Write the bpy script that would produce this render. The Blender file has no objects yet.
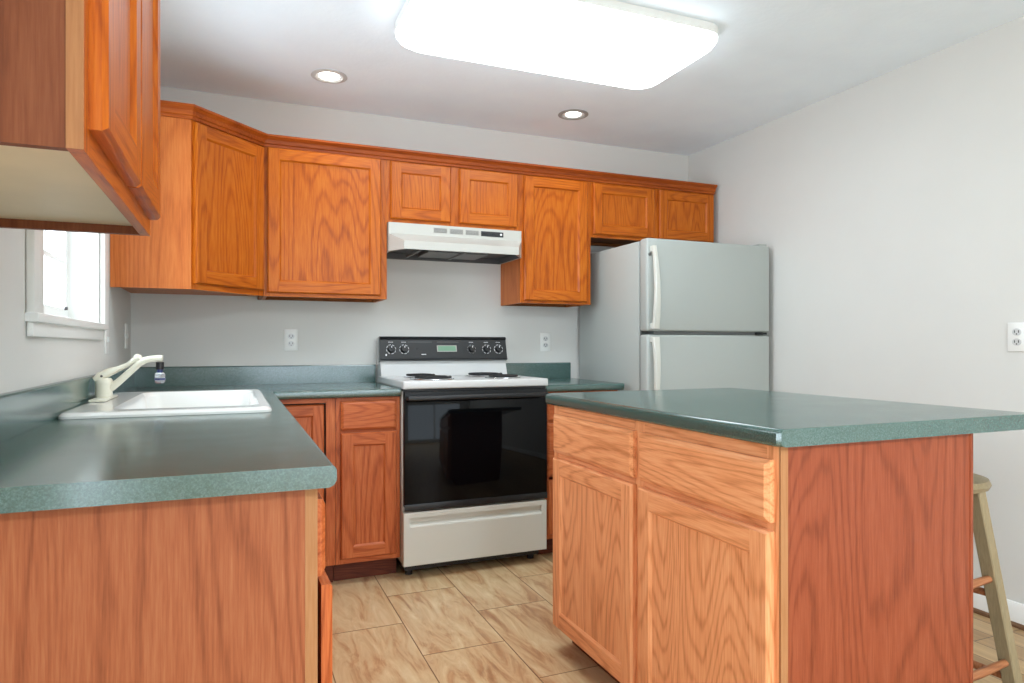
import bpy, bmesh, math, random
from mathutils import Vector, Matrix
S = bpy.context.scene
COL = S.collection
random.seed(4)

# ------------------------------------------------------------------ camera, world, light, exposure
cd = bpy.data.cameras.new('camera'); cam = bpy.data.objects.new('camera', cd); COL.objects.link(cam)
cam.location = (0.4789, -3.8181, 1.1238)
cam.rotation_euler = (math.radians(90), 0, math.radians(-22.48))
cd.sensor_width = 36; cd.lens = 36 * 670.55 / 1024; cd.shift_y = 4.3 / 1024
cd.clip_start = .05
S.camera = cam
S.view_settings.view_transform = 'Standard'; S.view_settings.look = 'None'
S.view_settings.gamma = 1; S.view_settings.use_curve_mapping = False
S.view_settings.exposure = 0.22
w = bpy.data.worlds.new('sky'); S.world = w; w.use_nodes = True
w.node_tree.nodes['Background'].inputs[0].default_value = (.76, .89, 1, 1)
w.node_tree.nodes['Background'].inputs[1].default_value = 3.9
S.cycles.max_bounces = 10; S.cycles.diffuse_bounces = 6; S.cycles.glossy_bounces = 5
S.cycles.sample_clamp_indirect = 6

def area(name, loc, rot, sx, sy, power, col=(1, 1, 1)):
    l = bpy.data.lights.new(name, 'AREA'); l.shape = 'RECTANGLE'; l.size = sx; l.size_y = sy
    l.energy = power; l.color = col
    o = bpy.data.objects.new(name, l); COL.objects.link(o); o.location = loc; o.rotation_euler = rot
    return o
W, H, YR = 3.38, 2.437, -7.0
# added fill light at an unseen side opening, then daylight through the sink window
area('added_side_fill', (-.5, -4.75, 1.0), (0, math.radians(-118), 0), 1.5, 1.5, 20, (.78, .9, 1))
area('daylight_sink_window', (-.6, -1.29, 1.65), (0, math.radians(-94), 0), .9, .9, 32, (.78, .9, 1))
area('added_front_fill', (1.7, -5.2, H - .06), (0, 0, 0), 1.2, .6, 95, (.84, .94, 1))  # added lamp, unseen behind the camera, filling the front faces

# ------------------------------------------------------------------ materials
def lin(c):
    f = lambda v: v / 12.92 if v <= .04045 else ((v + .055) / 1.055) ** 2.4
    return tuple(f(v / 255) for v in c) + (1,)
def mat(name, rgb, rough=.5, metal=0., spec=.5, emit=None, estr=0., coat=0., trans=0., bump=0., bscale=60, mottle=0., mscale=4):
    m = bpy.data.materials.new(name); m.use_nodes = True; nt = m.node_tree; N = nt.nodes; L = nt.links
    b = N['Principled BSDF']
    b.inputs['Base Color'].default_value = lin(rgb); b.inputs['Roughness'].default_value = rough
    b.inputs['Metallic'].default_value = metal; b.inputs['Specular IOR Level'].default_value = spec
    b.inputs['Coat Weight'].default_value = coat; b.inputs['Transmission Weight'].default_value = trans
    if emit: b.inputs['Emission Color'].default_value = lin(emit); b.inputs['Emission Strength'].default_value = estr
    tc = N.new('ShaderNodeTexCoord')
    if mottle:
        n = N.new('ShaderNodeTexNoise'); n.inputs['Scale'].default_value = mscale; n.inputs['Detail'].default_value = 4
        L.new(tc.outputs['Object'], n.inputs['Vector'])
        mr = N.new('ShaderNodeMapRange'); mr.inputs['From Min'].default_value = .3; mr.inputs['From Max'].default_value = .7
        mr.inputs['To Min'].default_value = 1 - mottle; mr.inputs['To Max'].default_value = 1 + mottle
        L.new(n.outputs['Fac'], mr.inputs['Value'])
        vm = N.new('ShaderNodeVectorMath'); vm.operation = 'SCALE'; vm.inputs[0].default_value = lin(rgb)[:3]
        L.new(mr.outputs[0], vm.inputs['Scale']); L.new(vm.outputs[0], b.inputs['Base Color'])
    if bump:
        n = N.new('ShaderNodeTexNoise'); n.inputs['Scale'].default_value = bscale; n.inputs['Detail'].default_value = 5
        L.new(tc.outputs['Object'], n.inputs['Vector'])
        bp = N.new('ShaderNodeBump'); bp.inputs['Strength'].default_value = bump; bp.inputs['Distance'].default_value = .004
        L.new(n.outputs['Fac'], bp.inputs['Height']); L.new(bp.outputs[0], b.inputs['Normal'])
    return m
def wood(name, light, mid, dark, axis='z', lines=150., rough=.36, scale=5.5, stretch=.13, contrast=1., coat=.12):
    """oak: contour lines of a noise field stretched along the grain give cathedral figure; fine streaks are the pores"""
    m = bpy.data.materials.new(name); m.use_nodes = True; nt = m.node_tree; N = nt.nodes; L = nt.links
    b = N['Principled BSDF']; b.inputs['Roughness'].default_value = rough
    b.inputs['Coat Weight'].default_value = coat * .5; b.inputs['Coat Roughness'].default_value = .25; b.inputs['Specular IOR Level'].default_value = .2
    tc = N.new('ShaderNodeTexCoord'); oi = N.new('ShaderNodeObjectInfo')
    ad = N.new('ShaderNodeVectorMath'); ad.operation = 'ADD'
    sc = N.new('ShaderNodeMath'); sc.operation = 'MULTIPLY'; sc.inputs[1].default_value = 57.3
    L.new(oi.outputs['Random'], sc.inputs[0])
    L.new(tc.outputs['Object'], ad.inputs[0]); L.new(sc.outputs[0], ad.inputs[1])
    def stretched(k, s):
        mp = N.new('ShaderNodeMapping')
        v = [k, k, k]; v['xyz'.index(axis)] = k * s
        mp.inputs['Scale'].default_value = v; L.new(ad.outputs[0], mp.inputs['Vector']); return mp
    n1 = N.new('ShaderNodeTexNoise'); n1.inputs['Scale'].default_value = 1; n1.inputs['Detail'].default_value = .6; n1.inputs['Roughness'].default_value = .35
    L.new(stretched(scale, stretch).outputs[0], n1.inputs['Vector'])
    mu = N.new('ShaderNodeMath'); mu.operation = 'MULTIPLY'; mu.inputs[1].default_value = lines
    si = N.new('ShaderNodeMath'); si.operation = 'SINE'
    nj = N.new('ShaderNodeTexNoise'); nj.inputs['Scale'].default_value = 1; nj.inputs['Detail'].default_value = 3
    L.new(stretched(60, .12).outputs[0], nj.inputs['Vector'])
    jm = N.new('ShaderNodeMath'); jm.operation = 'MULTIPLY_ADD'; jm.inputs[1].default_value = .022
    L.new(nj.outputs['Fac'], jm.inputs[0]); L.new(n1.outputs['Fac'], jm.inputs[2])
    L.new(jm.outputs[0], mu.inputs[0]); L.new(mu.outputs[0], si.inputs[0])
    n2 = N.new('ShaderNodeTexNoise'); n2.inputs['Scale'].default_value = 1; n2.inputs['Detail'].default_value = 3; n2.inputs['Roughness'].default_value = .6
    L.new(stretched(210, .05).outputs[0], n2.inputs['Vector'])
    n3 = N.new('ShaderNodeTexNoise'); n3.inputs['Scale'].default_value = 1; n3.inputs['Detail'].default_value = 2
    L.new(stretched(30, .05).outputs[0], n3.inputs['Vector'])
    def ma(op, a, bb):
        x = N.new('ShaderNodeMath'); x.operation = op
        for i, q in enumerate((a, bb)):
            if isinstance(q, (int, float)): x.inputs[i].default_value = q
            else: L.new(q, x.inputs[i])
        return x.outputs[0]
    ln = ma('POWER', ma('MULTIPLY', ma('ADD', si.outputs[0], 1), .5), 3.5)
    t = ma('ADD', ma('MULTIPLY', ma('SUBTRACT', .25, ln), .22 * contrast), ma('MULTIPLY', ma('SUBTRACT', n2.outputs['Fac'], .5), .8 * contrast))
    t = ma('ADD', t, ma('MULTIPLY', ma('SUBTRACT', n3.outputs['Fac'], .5), .3 * contrast))
    t = ma('ADD', t, .5)
    cr = N.new('ShaderNodeValToRGB'); e = cr.color_ramp.elements
    e[0].position = .1; e[0].color = lin(dark); e[1].position = .85; e[1].color = lin(light)
    x = e.new(.5); x.color = lin(mid)
    L.new(t, cr.inputs['Fac']); L.new(cr.outputs['Color'], b.inputs['Base Color'])
    bp = N.new('ShaderNodeBump'); bp.inputs['Strength'].default_value = .12; bp.inputs['Distance'].default_value = .002
    L.new(n2.outputs['Fac'], bp.inputs['Height']); L.new(bp.outputs[0], b.inputs['Normal'])
    return m
OAK = dict(light=(202, 118, 34), mid=(182, 91, 17), dark=(134, 56, 7))  # one oak in all cabinets; warm light on the uppers is in this colour
M = {}
M['oak_v'] = wood('honey oak, upright grain', axis='z', **OAK)
M['oak_h'] = wood('honey oak, lying grain', axis='x', **OAK)
RED = dict(light=(206, 124, 74), mid=(182, 94, 50), dark=(132, 58, 24))  # same oak, with the light at the base cabinets put into its colour
M['red_v'] = wood('russet oak, upright grain', axis='z', **RED)
M['red_h'] = wood('russet oak, lying grain', axis='x', **RED)
ISL = dict(light=(242, 182, 134), mid=(228, 156, 106), dark=(180, 108, 62))  # same oak again, colour holding the light that falls on the island
M['isl_v'] = wood('pale oak, upright grain', axis='z', **ISL)
M['isl_h'] = wood('pale oak, lying grain', axis='x', **ISL)
M['veneer'] = wood('oak veneer', (170, 108, 72), (150, 84, 52), (108, 54, 30), axis='z', lines=150, scale=4.2, stretch=.17, rough=.45, coat=.05, contrast=.85)
M['veneer_red'] = wood('red oak veneer', (156, 86, 58), (138, 68, 42), (98, 43, 23), axis='z', lines=150, scale=4.2, stretch=.16, rough=.42, coat=.1, contrast=.8)
M['veneer_honey'] = wood('honey oak veneer', (214, 132, 70), (196, 108, 50), (156, 74, 28), axis='z', lines=120, scale=4.5, stretch=.08, rough=.42, contrast=.75)
M['veneer_shaded'] = wood('shaded oak veneer', (132, 80, 50), (116, 64, 38), (84, 42, 22), axis='z', lines=90, scale=5, stretch=.06, rough=.5, coat=0, contrast=.8)  # shade on the near wall cabinet's end is put into this colour
M['edge_oak'] = wood('bare oak edge', (178, 132, 92), (162, 112, 72), (134, 84, 50), axis='z', lines=10, rough=.5, contrast=.7, coat=0)
M['kick'] = wood('dark toe board', (120, 62, 40), (98, 46, 28), (70, 30, 18), axis='x', rough=.5)
M['liner'] = mat('cream laminate', (222, 206, 176), .45, mottle=.05, mscale=6)
M['under'] = wood('underside oak', (158, 98, 52), (134, 78, 38), (100, 54, 24), axis='x', rough=.6, coat=0)
M['crown'] = wood('crown oak', (186, 96, 30), (160, 74, 18), (112, 42, 8), axis='x', rough=.4, lines=15)
M['wall'] = mat('wall paint', (213, 212, 207), .75, bump=.05, bscale=90, mottle=.012)
M['ceil'] = mat('ceiling paint', (238, 248, 255), .85, bump=.25, bscale=45, mottle=.02, mscale=5)
M['trim'] = mat('white trim paint', (232, 232, 228), .4)
M['white'] = mat('white enamel', (204, 205, 203), .28, coat=.3)
M['hood'] = mat('almond hood enamel', (186, 185, 177), .35, coat=.2)
M['bone'] = mat('warm white enamel', (206, 206, 196), .3, coat=.2)
M['fridge'] = mat('fridge white', (170, 175, 170), .42, bump=.04, bscale=500)
M['porc'] = mat('sink porcelain', (236, 236, 232), .18, coat=.5)
M['cream'] = mat('off white plastic', (232, 228, 210), .3, coat=.2)
M['black'] = mat('black enamel', (14, 15, 17), .4)
M['glass_black'] = mat('black oven glass', (6, 7, 9), .05, spec=.16)
M['panel_black'] = mat('black control panel', (34, 36, 38), .3)
M['iron'] = mat('coil iron', (22, 22, 23), .6)
M['chrome'] = mat('chrome', (210, 210, 212), .12, metal=1)
M['grey'] = mat('grey metal', (120, 120, 118), .45, metal=.6)
M['darkgrey'] = mat('dark grey metal', (88, 88, 88), .5, metal=.2)
M['gasket'] = mat('grey gasket', (88, 90, 88), .6)
M['vent'] = mat('vent grille grey', (172, 170, 162), .5)
M['mark'] = mat('white print', (225, 225, 225), .5)
M['disp'] = mat('green display', (112, 150, 124), .3, emit=(110, 170, 130), estr=.06)
M['slot'] = mat('dark slot', (50, 48, 46), .6)
M['shade'] = mat('shadow gap', (30, 18, 12), .8)
M['lens'] = mat('lit acrylic lens', (255, 250, 244), .4, emit=(236, 246, 255), estr=7.2)
M['bulb'] = mat('lit bulb', (255, 250, 240), .4, emit=(255, 246, 232), estr=6)
M['baffle'] = mat('downlight baffle', (200, 200, 198), .4)
M['baffle_grey'] = mat('grey downlight baffle', (150, 150, 148), .4)
M['stoolwood'] = wood('grey green stained wood', (166, 148, 116), (144, 128, 98), (108, 94, 70), axis='z', rough=.5, coat=.05, lines=14, contrast=.6)
M['rung'] = wood('tan rung wood', (186, 128, 90), (160, 102, 66), (118, 70, 44), axis='x', rough=.5)
M['blue'] = mat('blue plastic', (40, 52, 110), .3)
M['clear'] = mat('clear plastic', (235, 240, 245), .08, trans=.85)
M['shoe'] = wood('brown shoe mould', (128, 96, 70), (104, 74, 50), (80, 54, 36), axis='y', rough=.5)
def window_glass():
    m = bpy.data.materials.new('window glass'); m.use_nodes = True; nt = m.node_tree; N = nt.nodes; L = nt.links
    N.remove(N['Principled BSDF'])
    t = N.new('ShaderNodeBsdfTransparent'); g = N.new('ShaderNodeBsdfGlossy'); g.inputs['Roughness'].default_value = .03
    fr = N.new('ShaderNodeFresnel'); fr.inputs['IOR'].default_value = 1.45
    mx = N.new('ShaderNodeMixShader'); L.new(fr.outputs[0], mx.inputs[0]); L.new(t.outputs[0], mx.inputs[1]); L.new(g.outputs[0], mx.inputs[2])
    ge = N.new('ShaderNodeNewGeometry'); k = N.new('ShaderNodeMath'); k.operation = 'SUBTRACT'; k.use_clamp = True
    L.new(fr.outputs[0], k.inputs[0]); L.new(ge.outputs['Backfacing'], k.inputs[1]); L.new(k.outputs[0], mx.inputs[0])
    L.new(mx.outputs[0], N['Material Output'].inputs['Surface']); return m
M['pane'] = window_glass()
def laminate():
    m = bpy.data.materials.new('green speckled laminate'); m.use_nodes = True; nt = m.node_tree; N = nt.nodes; L = nt.links
    b = N['Principled BSDF']; b.inputs['Roughness'].default_value = .2; b.inputs['Specular IOR Level'].default_value = 1.0; b.inputs['IOR'].default_value = 1.55
    tc = N.new('ShaderNodeTexCoord')
    n = N.new('ShaderNodeTexNoise'); n.inputs['Scale'].default_value = 330; n.inputs['Detail'].default_value = 3; n.inputs['Roughness'].default_value = .7
    L.new(tc.outputs['Object'], n.inputs['Vector'])
    cr = N.new('ShaderNodeValToRGB'); e = cr.color_ramp.elements
    e[0].position = .33; e[0].color = lin((40, 67, 62)); e[1].position = .68; e[1].color = lin((82, 111, 107))
    x = e.new(.5); x.color = lin((56, 87, 81))
    L.new(n.outputs['Fac'], cr.inputs['Fac']); L.new(cr.outputs[0], b.inputs['Base Color'])
    n2 = N.new('ShaderNodeTexNoise'); n2.inputs['Scale'].default_value = 9; L.new(tc.outputs['Object'], n2.inputs['Vector'])
    mr = N.new('ShaderNodeMapRange'); mr.inputs['To Min'].default_value = .14; mr.inputs['To Max'].default_value = .22
    L.new(n2.outputs['Fac'], mr.inputs['Value']); L.new(mr.outputs[0], b.inputs['Roughness'])
    return m
M['lam'] = laminate()
def tile():
    m = bpy.data.materials.new('travertine look tile'); m.use_nodes = True; nt = m.node_tree; N = nt.nodes; L = nt.links
    b = N['Principled BSDF']; b.inputs['Roughness'].default_value = .33
    tc = N.new('ShaderNodeTexCoord'); sp = N.new('ShaderNodeSeparateXYZ'); L.new(tc.outputs['Object'], sp.inputs[0])
    ax = N.new('ShaderNodeMath'); ax.inputs[1].default_value = .207; L.new(sp.outputs['Y'], ax.inputs[0])
    ay = N.new('ShaderNodeMath'); ay.inputs[1].default_value = -.15; L.new(sp.outputs['X'], ay.inputs[0])
    cb = N.new('ShaderNodeCombineXYZ'); L.new(ax.outputs[0], cb.inputs[0]); L.new(ay.outputs[0], cb.inputs[1])
    br = N.new('ShaderNodeTexBrick'); L.new(cb.outputs[0], br.inputs['Vector'])
    br.offset = .5; br.inputs['Scale'].default_value = 1; br.inputs['Brick Width'].default_value = .62; br.inputs['Row Height'].default_value = .32
    br.inputs['Mortar Size'].default_value = .0022; br.inputs['Mortar Smooth'].default_value = .1
    br.inputs['Color1'].default_value = (0, 0, 0, 1); br.inputs['Color2'].default_value = (1, 1, 1, 1)
    # each tile gets its own stretch of veins
    ml = N.new('ShaderNodeVectorMath'); ml.operation = 'SCALE'; ml.inputs['Scale'].default_value = 9.7
    L.new(br.outputs['Color'], ml.inputs[0])
    mp = N.new('ShaderNodeMapping'); mp.inputs['Scale'].default_value = (17, 3.2, 1); mp.inputs['Rotation'].default_value = (0, 0, .12)
    L.new(tc.outputs['Object'], mp.inputs['Vector'])
    ad = N.new('ShaderNodeVectorMath'); L.new(mp.outputs[0], ad.inputs[0]); L.new(ml.outputs[0], ad.inputs[1])
    n = N.new('ShaderNodeTexNoise'); n.inputs['Scale'].default_value = 1; n.inputs['Detail'].default_value = 7; n.inputs['Roughness'].default_value = .62; n.inputs['Distortion'].default_value = .8
    L.new(ad.outputs[0], n.inputs['Vector'])
    cr = N.new('ShaderNodeValToRGB'); e = cr.color_ramp.elements
    e[0].position = .3; e[0].color = lin((172, 126, 88)); e[1].position = .72; e[1].color = lin((228, 206, 166))
    for p, c in ((.4, (194, 152, 110)), (.47, (208, 174, 130)), (.58, (218, 190, 146))):
        x = e.new(p); x.color = lin(c)
    L.new(n.outputs['Fac'], cr.inputs['Fac'])
    mx = N.new('ShaderNodeMix'); mx.data_type = 'RGBA'; L.new(br.outputs['Fac'], mx.inputs['Factor'])
    L.new(cr.outputs[0], mx.inputs['A']); mx.inputs['B'].default_value = lin((128, 92, 60))
    L.new(mx.outputs['Result'], b.inputs['Base Color'])
    bp = N.new('ShaderNodeBump'); bp.inputs['Strength'].default_value = .15; bp.inputs['Distance'].default_value = .003
    L.new(n.outputs['Fac'], bp.inputs['Height']); L.new(bp.outputs[0], b.inputs['Normal'])
    return m
M['tile'] = tile()
def planks():
    m = bpy.data.materials.new('wood plank floor'); m.use_nodes = True; nt = m.node_tree; N = nt.nodes; L = nt.links
    b = N['Principled BSDF']; b.inputs['Roughness'].default_value = .35
    tc = N.new('ShaderNodeTexCoord'); sp = N.new('ShaderNodeSeparateXYZ'); L.new(tc.outputs['Object'], sp.inputs[0])
    cb = N.new('ShaderNodeCombineXYZ'); L.new(sp.outputs['Y'], cb.inputs[0]); L.new(sp.outputs['X'], cb.inputs[1])
    br = N.new('ShaderNodeTexBrick'); L.new(cb.outputs[0], br.inputs['Vector']); br.offset = .37
    br.inputs['Scale'].default_value = 1; br.inputs['Brick Width'].default_value = .9; br.inputs['Row Height'].default_value = .11
    br.inputs['Mortar Size'].default_value = .002
    br.inputs['Color1'].default_value = lin((150, 116, 78)); br.inputs['Color2'].default_value = lin((182, 150, 108)); br.inputs['Mortar'].default_value = lin((84, 60, 38))
    mp = N.new('ShaderNodeMapping'); mp.inputs['Scale'].default_value = (60, 2.5, 1); L.new(tc.outputs['Object'], mp.inputs['Vector'])
    n = N.new('ShaderNodeTexNoise'); n.inputs['Scale'].default_value = 1; n.inputs['Detail'].default_value = 4; L.new(mp.outputs[0], n.inputs['Vector'])
    mr = N.new('ShaderNodeMapRange'); mr.inputs['To Min'].default_value = .65; mr.inputs['To Max'].default_value = 1.35; L.new(n.outputs['Fac'], mr.inputs['Value'])
    vm = N.new('ShaderNodeVectorMath'); vm.operation = 'SCALE'; L.new(br.outputs['Color'], vm.inputs[0]); L.new(mr.outputs[0], vm.inputs['Scale'])
    L.new(vm.outputs[0], b.inputs['Base Color']); return m
M['planks'] = planks()

# ------------------------------------------------------------------ builders
class MB:
    """collects shapes, links them as one mesh object; material slots by name"""
    def __init__(s): s.bm = bmesh.new(); s.mats = []
    def mi(s, m):
        if m not in s.mats: s.mats.append(m)
        return s.mats.index(m)
    def box(s, x0, x1, y0, y1, z0, z1, m=None, bev=0., seg=2):
        t = bmesh.new(); bmesh.ops.create_cube(t, size=1)
        for v in t.verts: v.co = Vector((x0 + (v.co.x + .5) * (x1 - x0), y0 + (v.co.y + .5) * (y1 - y0), z0 + (v.co.z + .5) * (z1 - z0)))
        if bev: bmesh.ops.bevel(t, geom=t.edges[:], offset=bev, segments=seg, affect='EDGES', profile=.5)
        s.merge(t, m); return s
    def merge(s, t, m=None, mtx=None):
        if mtx: bmesh.ops.transform(t, matrix=mtx, verts=t.verts)
        bmesh.ops.recalc_face_normals(t, faces=t.faces)
        i = s.mi(m)
        for f in t.faces: f.material_index = i
        me = bpy.data.meshes.new('tmp'); t.to_mesh(me); t.free(); s.bm.from_mesh(me); bpy.data.meshes.remove(me)
    def cyl(s, p, r, h, axis='z', m=None, r2=None, n=32, bev=0.):
        t = bmesh.new(); bmesh.ops.create_cone(t, cap_ends=True, segments=n, radius1=r, radius2=r if r2 is None else r2, depth=h)
        if bev:
            ed = [e for e in t.edges if abs(e.verts[0].co.z - e.verts[1].co.z) < 1e-6]
            bmesh.ops.bevel(t, geom=ed, offset=bev, segments=2, affect='EDGES')
        R = {'z': Matrix(), 'y': Matrix.Rotation(math.pi / 2, 4, 'X'), 'x': Matrix.Rotation(math.pi / 2, 4, 'Y')}[axis]
        s.merge(t, m, Matrix.Translation(p) @ R); return s
    def poly(s, pts, m=None):
        f = s.bm.faces.new([s.bm.verts.new(p) for p in pts]); f.material_index = s.mi(m); return s
    def prism(s, pts, z0, z1, m=None, bev=0., axis='z'):
        t = bmesh.new(); a = [t.verts.new((x, y, z0)) for x, y in pts]; b = [t.verts.new((x, y, z1)) for x, y in pts]
        t.faces.new(a[::-1]); t.faces.new(b); n = len(pts)
        for i in range(n): t.faces.new((a[i], a[(i + 1) % n], b[(i + 1) % n], b[i]))
        if bev: bmesh.ops.bevel(t, geom=t.edges[:], offset=bev, segments=2, affect='EDGES')
        R = {'z': Matrix(), 'x': Matrix(((0, 0, 1, 0), (1, 0, 0, 0), (0, 1, 0, 0), (0, 0, 0, 1))),
             'y': Matrix(((1, 0, 0, 0), (0, 0, 1, 0), (0, 1, 0, 0), (0, 0, 0, 1)))}[axis]
        s.merge(t, m, R); return s
    def lathe(s, prof, c=(0, 0, 0), m=None, n=40, sx=1, sy=1):
        t = bmesh.new(); rings = []
        for r, z in prof:
            if r < 1e-6: rings.append([t.verts.new((0, 0, z))])
            else: rings.append([t.verts.new((r * sx * math.cos(2 * math.pi * k / n), r * sy * math.sin(2 * math.pi * k / n), z)) for k in range(n)])
        for a, b in zip(rings, rings[1:]):
            for k in range(n):
                q = [a[k % len(a)], a[(k + 1) % len(a)], b[(k + 1) % len(b)], b[k % len(b)]]
                q = list(dict.fromkeys(q))
                if len(q) > 2: t.faces.new(q)
        s.merge(t, m, Matrix.Translation(c)); return s
    def tube(s, pts, r, m=None, n=14, flat=1.):
        """round tube along pts; r a number or a list; flat squashes it vertically"""
        pts = [Vector(p) for p in pts]; t = bmesh.new(); rings = []
        rs = r if isinstance(r, (list, tuple)) else [r] * len(pts)
        for i, p in enumerate(pts):
            d = (pts[min(i + 1, len(pts) - 1)] - pts[max(i - 1, 0)]).normalized()
            u = d.cross(Vector((0, 0, 1)))
            if u.length < 1e-4: u = Vector((1, 0, 0))
            u.normalize(); v = u.cross(d)
            rings.append([t.verts.new(p + rs[i] * (u * math.cos(2 * math.pi * k / n) + v * flat * math.sin(2 * math.pi * k / n))) for k in range(n)])
        for a, b in zip(rings, rings[1:]):
            for k in range(n): t.faces.new((a[k], a[(k + 1) % n], b[(k + 1) % n], b[k]))
        t.faces.new(rings[0]); t.faces.new(rings[-1][::-1]); s.merge(t, m); return s
    def sweep(s, path, prof, m=None):
        """closed profile (offset to the left of the path, z) swept along a plan polyline with mitred corners"""
        P = [Vector(p) for p in path]; t = bmesh.new(); st = []
        for i, p in enumerate(P):
            ns = []
            for a, b in ((i - 1, i), (i, i + 1)):
                if 0 <= a and b < len(P):
                    d = (P[b] - P[a]).normalized(); ns.append(Vector((-d.y, d.x)))
            nn = sum(ns, Vector((0, 0)));
            nn = nn / nn.length_squared * (2 if len(ns) == 2 else 1) if len(ns) == 2 else ns[0]
            st.append([t.verts.new((p.x + nn.x * o, p.y + nn.y * o, z)) for o, z in prof])
        n = len(prof)
        for a, b in zip(st, st[1:]):
            for k in range(n): t.faces.new((a[k], a[(k + 1) % n], b[(k + 1) % n], b[k]))
        t.faces.new(st[0]); t.faces.new(st[-1][::-1]); s.merge(t, m); return s
    def build(s, name, m=None, parent=None, smooth=True, loc=None):
        me = bpy.data.meshes.new(name); s.bm.to_mesh(me); s.bm.free()
        for k in s.mats: me.materials.append(M[k] if k else M[m])
        o = bpy.data.objects.new(name, me); COL.objects.link(o)
        if parent: o.parent = parent
        if loc: o.location = loc
        if smooth:
            for p in me.polygons: p.use_smooth = True
            try: me.set_sharp_from_angle(angle=math.radians(35))
            except Exception: pass
        return o
def tag(o, label=None, cat=None, group=None, kind=None):
    if label: o['label'] = label
    if cat: o['category'] = cat
    if group: o['group'] = group
    if kind: o['kind'] = kind
    return o
def thing(name, label, cat, loc=(0, 0, 0), rz=0, group=None):
    o = bpy.data.objects.new(name, None); COL.objects.link(o); o.location = loc; o.rotation_euler = (0, 0, rz)
    o.empty_display_size = .1
    return tag(o, label, cat, group)
def struct(o): o['kind'] = 'structure'; return o

# ------------------------------------------------------------------ room shell
struct(MB().box(-.2, 2.0, YR, .2, -.1, 0).build('floor', 'tile'))
struct(MB().box(2.0, W + .2, YR, .2, -.1, 0).build('floor_dining', 'planks'))
struct(MB().box(-.2, W + .2, YR - .2, .2, H, H + .12).build('ceiling', 'ceil'))
struct(MB().box(-.2, W + .2, 0, .15, 0, H).build('wall_back', 'wall'))
struct(MB().box(W, W + .15, YR, 0, 0, H).build('wall_right', 'wall'))
WY0, WY1, WZ0, WZ1 = -1.735, -.845, 1.205, 2.08      # opening over the sink
mb = MB()
VY0, VY1 = -5.6, -3.95                                # opening added behind the camera to let in side fill light
mb.box(-.15, 0, YR, VY0, 0, H).box(-.15, 0, VY1, WY0, 0, H).box(-.15, 0, VY0, VY1, 0, .35).box(-.15, 0, VY0, VY1, 2.1, H).box(-.15, 0, WY1, 0, 0, H).box(-.15, 0, WY0, WY1, 0, WZ0).box(-.15, 0, WY0, WY1, WZ1, H)
struct(mb.build('wall_left', 'wall'))
mb = MB(); mb.box(-.2, .45, YR - .15, YR, 0, H).box(2.95, W + .2, YR - .15, YR, 0, H).box(.45, 2.95, YR - .15, YR, 2.15, H).box(.45, 2.95, YR - .15, YR, 0, .12)  # rear opening and its frame are added, unseen, to let fill light in
struct(mb.build('wall_front', 'wall'))
wf = struct(MB().box(.45, 2.95, YR - .1, YR - .04, .12, .18).box(.45, 2.95, YR - .1, YR - .04, 2.09, 2.15).box(.45, .51, YR - .1, YR - .04, .18, 2.09)
            .box(2.89, 2.95, YR - .1, YR - .04, .18, 2.09).box(1.67, 1.73, YR - .1, YR - .04, .18, 2.09).build('added_window_rear', 'trim'))
struct(MB().box(-.13, -.07, VY0, VY1, .35, .41).box(-.13, -.07, VY0, VY1, 2.04, 2.1).box(-.13, -.07, VY0, VY0 + .06, .41, 2.04)
       .box(-.13, -.07, VY1 - .06, VY1, .41, 2.04).box(-.13, -.07, VY0, VY1, 1.2, 1.25).build('added_window_side', 'trim'))  # unseen frame for the added side opening
# sink window
C9 = .088
mb = MB()
mb.box(.0005, .02, WY0 - C9, WY0, WZ0 - .02, WZ1 + C9, bev=.004).box(.0005, .02, WY1, WY1 + C9, WZ0 - .02, WZ1 + C9, bev=.004)
mb.box(.0005, .02, WY0, WY1, WZ1, WZ1 + C9, bev=.004)
mb.box(-.14, .03, WY0 - C9 - .006, WY1 + .008, WZ0 - .022, WZ0 + .002, bev=.005).box(.0005, .016, WY0 - C9 + .004, WY1 + .003, WZ0 - .058, WZ0 - .02, bev=.004)
for y0, y1 in ((WY0, WY0 + .012), (WY1 - .012, WY1)): mb.box(-.14, .0, y0, y1, WZ0, WZ1)
mb.box(-.14, 0, WY0, WY1, WZ1 - .012, WZ1)
win = struct(mb.build('window_1', 'trim'))
ya, yb = WY0 + .012, WY1 - .012
mb = MB(); x0, x1 = -.135, -.098
mb.box(x0, x1, ya, yb, WZ0, WZ0 + .055).box(x0, x1, ya, yb, WZ1 - .06, WZ1 - .012)
mb.box(x0, x1, ya, ya + .04, WZ0 + .055, WZ1 - .06).box(x0, x1, yb - .04, yb, WZ0 + .055, WZ1 - .06)
mb.box(x0, x1 + .01, ya, yb, 1.62, 1.66)
ym = (ya + yb) / 2
mb.box(x0 + .012, x1 - .006, ya + .04, yb - .04, 1.425, 1.442).box(x0 + .012, x1 - .006, ya + .04, yb - .04, 1.83, 1.847)
for y in (ya + .3, ya + .58): mb.box(x0 + .0135, x1 - .0075, y - .008, y + .008, WZ0 + .054, WZ1 - .059)
struct(mb.build('window_sash', 'trim', win))
struct(MB().box(-.118, -.115, ya + .03, yb - .03, WZ0 + .05, WZ1 - .055).build('window_pane', 'pane', win))
struct(MB().box(-.098, -.09, yb - .06, yb - .045, WZ0 + .05, WZ0 + .062).build('sash_latch', 'slot', win))
mb = MB(); mb.prism([(W - .001, .018), (W - .014, .018), (W - .014, .082), (W - .008, .094), (W - .001, .096)], YR + .02, -.005, axis='y')
struct(mb.build('baseboard_right', 'trim'))
struct(MB().prism([(W - .001, 0.0005), (W - .026, .0005), (W - .024, .01), (W - .014, .018), (W - .001, .018)], YR + .02, -.005, axis='y').build('trim_1', 'shoe'))

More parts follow.
